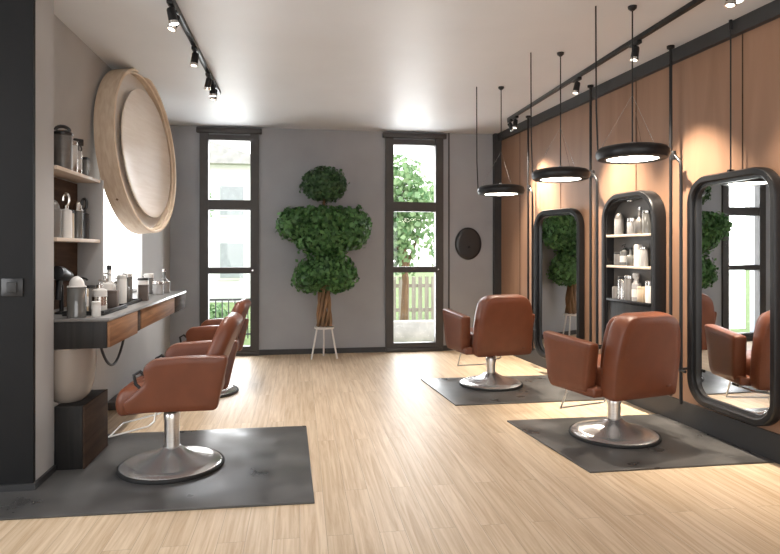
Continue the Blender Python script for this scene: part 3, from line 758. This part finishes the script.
# ------------------------------------------------------------------ topiary on a white stand
def leaf_cloud(mb, ellipsoids, n, size, droop=.3, shell=.55):
    tot = sum(e[3]*e[4]+e[4]*e[5]+e[3]*e[5] for e in ellipsoids)
    for (cx, cy, cz, rx, ry, rz) in ellipsoids:
        cnt = int(n*(rx*ry+ry*rz+rx*rz)/tot)
        for _ in range(cnt):
            while True:
                d = Vector((random.uniform(-1, 1), random.uniform(-1, 1), random.uniform(-1, 1)))
                if .01 < d.length <= 1: break
            d.normalize(); rr = (shell+(1-shell)*random.random()**.6)*(random.uniform(.96, 1.06) if random.random() < .8 else random.uniform(1.0, 1.18))
            p = Vector((cx+d.x*rx*rr, cy+d.y*ry*rr, cz+d.z*rz*rr))
            nrm = (d+Vector((random.gauss(0, .5), random.gauss(0, .5), random.gauss(0, .5)))).normalized()
            ax = Vector((random.gauss(0, .6), random.gauss(0, .6), -droop-random.random()*.6))
            ax = (ax-nrm*ax.dot(nrm))
            if ax.length < .05: continue
            ax.normalize(); sd = nrm.cross(ax)
            L = size*random.uniform(.6, 1.25); Wd = L*.36
            base = p-ax*L*.5; tip = p+ax*L*.5
            fold = nrm*L*.10
            v = [mb.bm.verts.new(q) for q in (base, p-ax*L*.05+sd*Wd+fold, tip, p-ax*L*.05-sd*Wd+fold)]
            mid = mb.bm.verts.new(p)
            for a in range(4): mb.bm.faces.new((v[a], v[(a+1) % 4], mid))
    return mb
PX, PY = .31, 7.93
st = thing('plant_stand', (PX, PY, 0), 'white three-legged stand under the topiary plant', 'plant stand')
MB().lathe([(0, .385), (.125, .385), (.13, .40), (.128, .412), (.12, .412), (.118, .40), (0, .40)], seg=32).build('tray', M['white_paint'], st)
for a in (200, 340, 90):
    c_, s_ = math.cos(R(a)), math.sin(R(a))
    MB().tube([(.10*c_, .10*s_, .39), (.175*c_, .175*s_, .0)], .011, 8).build('leg', M['white_paint'], st)
tp = thing('topiary_plant', (PX, PY, .416), 'green leafy topiary with a ball above a wide drooping crown against the back wall', 'plant')
tr = MB()
for k in range(9):
    a = 2*math.pi*k/9; pts = []; rad = []
    for j in range(12):
        z = j/11*.80
        tw = a+z*1.9+.3*math.sin(5*z+k)
        r_ = .062+.022*math.sin(z*9+k*1.7)
        pts.append((r_*math.cos(tw), r_*math.sin(tw), z)); rad.append(.024-.008*j/11)
    tr.tube(pts, rad, 8)
tr.build('trunk', M['bark'], tp, sharp=80)
MB().tube([(0, 0, .8), (.01, 0, 1.2), (-.005, 0, 1.75), (0, 0, 2.0)], [.03, .022, .016, .012], 8).build('stem', M['bark'], tp)
low = [(0.02, 0, .72, .37, .27, .28), (-.17, 0, .62, .24, .24, .19), (.20, 0, .64, .23, .24, .20)]
mid = [(0, 0, 1.38, .54, .30, .17), (-.37, 0, 1.31, .24, .27, .23), (.37, 0, 1.27, .24, .27, .27), (-.12, -.03, 1.17, .28, .26, .26), (.14, -.03, 1.16, .28, .26, .26)]
top = [(0, 0, 1.83, .285, .28, .225)]
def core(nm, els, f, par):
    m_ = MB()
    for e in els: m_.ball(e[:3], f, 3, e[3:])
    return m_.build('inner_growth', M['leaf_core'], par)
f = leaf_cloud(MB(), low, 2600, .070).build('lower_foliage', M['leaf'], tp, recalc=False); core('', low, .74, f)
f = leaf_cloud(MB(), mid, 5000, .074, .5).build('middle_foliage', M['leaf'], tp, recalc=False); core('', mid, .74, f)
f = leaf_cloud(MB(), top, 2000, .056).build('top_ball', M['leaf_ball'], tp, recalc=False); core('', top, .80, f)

# ------------------------------------------------------------------ outside
GZ = -.35
struct('ground', MB().box(-40, 40, YB+.25, 60, GZ-.1, GZ), M['lawn'])
struct('path', MB().box(-3, 6, YB+.4, 11.2, GZ, GZ+.02), M['stone'])
def house(x0, x1, y0, y1, h, ridge, label, wins):
    o = thing('house', ((x0+x1)/2, y0, GZ), label, 'house', 0, 'houses beyond the garden')
    w = (x1-x0)/2
    MB().box(-w, w, 0, y1-y0, 0, h).build('walls', M['render_white'], o)
    MB().prism([(-w-.3, h), (w+.3, h), (w+.3, h+.12), (0, h+ridge), (-w-.3, h+.12)], -.4, y1-y0, lambda a, b, z: (a, z, b)).build('roof', M['roof'], o)
    for (cx, cz, ww, hh) in wins:
        f = MB().box(cx-ww/2, cx+ww/2, -.05, 0.0, cz-hh/2, cz+hh/2).build('window', M['white_paint'], o)
        MB().box(cx-ww/2+.07, cx+ww/2-.07, -.07, -.04, cz-hh/2+.07, cz+hh/2-.07).build('pane', M['house_glass'], f)
    MB().tube([(-.4, -.08, 0), (-.4, -.08, h)], .05, 8).build('downpipe', M['roof'], o)
    return o
house(-8.2, -1.3, 21, 27, 4.6, 1.3, 'white house seen through the window beside the counter', [(1.0, 1.4, .9, 1.3), (2.5, 1.4, .9, 1.3), (1.0, 3.4, .9, 1.1), (2.5, 3.4, .9, 1.1), (-1.5, 3.4, .9, 1.1), (-1.5, 1.4, .9, 1.3)])
def tree(x, y, h, cr, label, n=2200, size=.16, crown_z=None):
    o = thing('garden_tree', (x, y, GZ), label, 'tree', 0, 'trees in the garden')
    MB().tube([(0, 0, 0), (.04, 0, h*.3), (-.03, .02, h*.6), (0, 0, h*.85)], [.09, .07, .05, .02], 8).tube([(.02, 0, h*.35), (.3, .1, h*.55), (.5, .1, h*.7)], [.045, .03, .012], 6).tube([(.0, 0, h*.42), (-.3, -.1, h*.6), (-.55, 0, h*.75)], [.045, .03, .012], 6).build('trunk', M['bark'], o)
    els = [(random.uniform(-.5, .5)*cr, random.uniform(-.4, .4)*cr, h*random.uniform(.42, .92), cr*random.uniform(.4, .62), cr*.5, cr*random.uniform(.4, .6)) for _ in range(8)]
    leaf_cloud(MB(), els, n, size, .2, .2).build('crown', M['tree_leaf'], o, recalc=False)
    return o
tree(2.15, 12.6, 3.6, 1.05, 'leafy green tree seen through the window beside the topiary', 3000, .15)
tree(3.9, 15.0, 4.6, 1.3, 'tall tree behind the pale garden post', 1800, .18)
tree(-3.2, 17.5, 4.8, 1.0, 'thin tree in front of the white house', 500, .16)
def bush(x, y, r, label):
    els = [(random.uniform(-.3, .3), random.uniform(-.2, .2), r*.55, r, r*.8, r*.75) for _ in range(3)]
    o = leaf_cloud(MB(), els, 700, .12, .1, .3).build('garden_bush', M['tree_leaf'], None, recalc=False)
    o.location = (x, y, GZ)
    tag(o, label, 'bush', 'bushes behind the railing')
bush(-2.0, 13.2, .5, 'rounded bush behind the railing, left of the window middle')
bush(-.2, 13.3, .5, 'rounded bush behind the railing, right of the window middle')
bush(-3.5, 13.6, .55, 'rounded bush behind the railing near the counter side')
fe = thing('iron_railing', (-1.4, 12.0, GZ), 'dark iron railing outside the window beside the counter', 'railing')
MB().box(-1.8, 1.6, -.02, .02, .78, .82).box(-1.8, 1.6, -.02, .02, .12, .15).build('rails', M['iron'], fe)
mb = MB()
for k in range(29): mb.box(-1.75+k*.12-.01, -1.75+k*.12+.01, -.01, .01, .05, .80)
mb.build('bars', M['iron'], fe)
for x in (-1.8, 1.6): MB().box(x-.03, x+.03, -.03, .03, 0, .9).build('post', M['iron'], fe)
fe = thing('wooden_fence', (2.6, 13.6, GZ), 'weathered picket fence behind the leafy tree outside', 'fence')
MB().box(-2, 2, .01, .05, .35, .43).box(-2, 2, .01, .05, .9, .98).build('rails', M['fence_wood'], fe)
mb = MB()
for k in range(27): mb.box(-2+k*.15-.045, -2+k*.15+.045, -.015, .01, .02, 1.15)
mb.build('pickets', M['fence_wood'], fe)
o = MB().box(1.1, 4.2, 11.3, 11.6, GZ, .05, .01).build('garden_wall', M['stone'])
tag(o, 'low pale stone garden wall outside the window beside the topiary', 'garden wall')
o = thing('garden_post', (2.37, 10.2, GZ), 'white square post standing outside the window beside the topiary', 'post')
MB().box(-.07, .07, -.07, .07, .06, 3.6, .004).build('shaft', M['render_white'], o)
MB().box(-.10, .10, -.10, .10, 0, .06, .004).build('footing', M['stone'], o)

# ------------------------------------------------------------------ light
w = bpy.data.worlds.new('sky'); sc.world = w; w.use_nodes = True
nt = w.node_tree; bg = nt.nodes['Background']
tc = nt.nodes.new('ShaderNodeTexCoord'); sp = nt.nodes.new('ShaderNodeSeparateXYZ'); cr = nt.nodes.new('ShaderNodeValToRGB')
nt.links.new(tc.outputs['Generated'], sp.inputs['Vector']); nt.links.new(sp.outputs['Z'], cr.inputs['Fac'])
cr.color_ramp.elements[0].color = (1, .98, .96, 1); cr.color_ramp.elements[1].color = (.80, .89, 1, 1)
nt.links.new(cr.outputs['Color'], bg.inputs['Color']); bg.inputs['Strength'].default_value = 3.6

def area(name, loc, rot, sx, sy, e, col=(1, 1, 1)):
    l = bpy.data.lights.new(name, 'AREA'); l.shape = 'RECTANGLE'; l.size = sx; l.size_y = sy; l.energy = e; l.color = col
    o = bpy.data.objects.new(name, l); C.objects.link(o); o.location = loc; o.rotation_euler = rot
    return o
area('front_fill_light', (.45, YF-.05, 1.6), (R(90), 0, 0), 5.3, 2.2, 15, (.92, .96, 1))  # unseen fill lamp added behind the camera to brighten the room
area('side_window_daylight', (XW-.05, 1.7, 1.6), (R(90), 0, R(-90)), 2.9, 2.1, 32, (.94, .97, 1))
for w_ in (W1, W2):
    area('back_window_daylight', ((w_[0]+w_[1])/2, YB+.30, 1.5), (R(-90), 0, 0), .6, 2.7, 50, (.96, .98, 1))
def spot(loc, target, e, ang, blend=.6, col=(1, .86, .70), rad=.03):
    l = bpy.data.lights.new('track_spot', 'SPOT'); l.energy = e; l.spot_size = R(ang); l.spot_blend = blend; l.color = col; l.shadow_soft_size = rad
    o = bpy.data.objects.new('track_spot', l); C.objects.link(o); o.location = loc
    o.rotation_euler = (Vector(target)-Vector(loc)).to_track_quat('-Z', 'Y').to_euler()
for yy, e_ in ((3.3, 170), (4.36, 480), (5.36, 560), (7.0, 560), (7.18, 300)): spot((2.535, yy, H-.22), (wx(yy)-.03, yy-.1 if yy < 7.1 else 6.3, 0.9), e_, 74, 1)
for yy, e_ in ((3.9, 60), (4.30, 90), (5.05, 90), (5.85, 90)): spot((-.82, yy, H-.22), (-.3, yy+.1, 0), e_, 110, 1, (1, .95, .90))

spot((-.80, 5.72, H-.16), (-1.39, 5.95, 2.30), 22, 80, .8, (1, .95, .90))
# ------------------------------------------------------------------ camera
cd = bpy.data.cameras.new('camera'); co = bpy.data.objects.new('camera', cd); C.objects.link(co)
cd.sensor_width = 36; cd.lens = 610/780*36; cd.shift_y = -27/780
co.location = (0, 0, 1.4); co.rotation_euler = (R(90), 0, R(-8.4))
sc.camera = co
sc.view_settings.view_transform = 'Standard'; sc.view_settings.look = 'None'
sc.view_settings.exposure = 0; sc.view_settings.gamma = 1; sc.view_settings.use_curve_mapping = False
try: sc.cycles.max_bounces = 10; sc.cycles.diffuse_bounces = 5; sc.cycles.glossy_bounces = 5; sc.cycles.transparent_max_bounces = 12; sc.cycles.use_denoising = True; sc.cycles.sample_clamp_indirect = 6
except Exception: pass
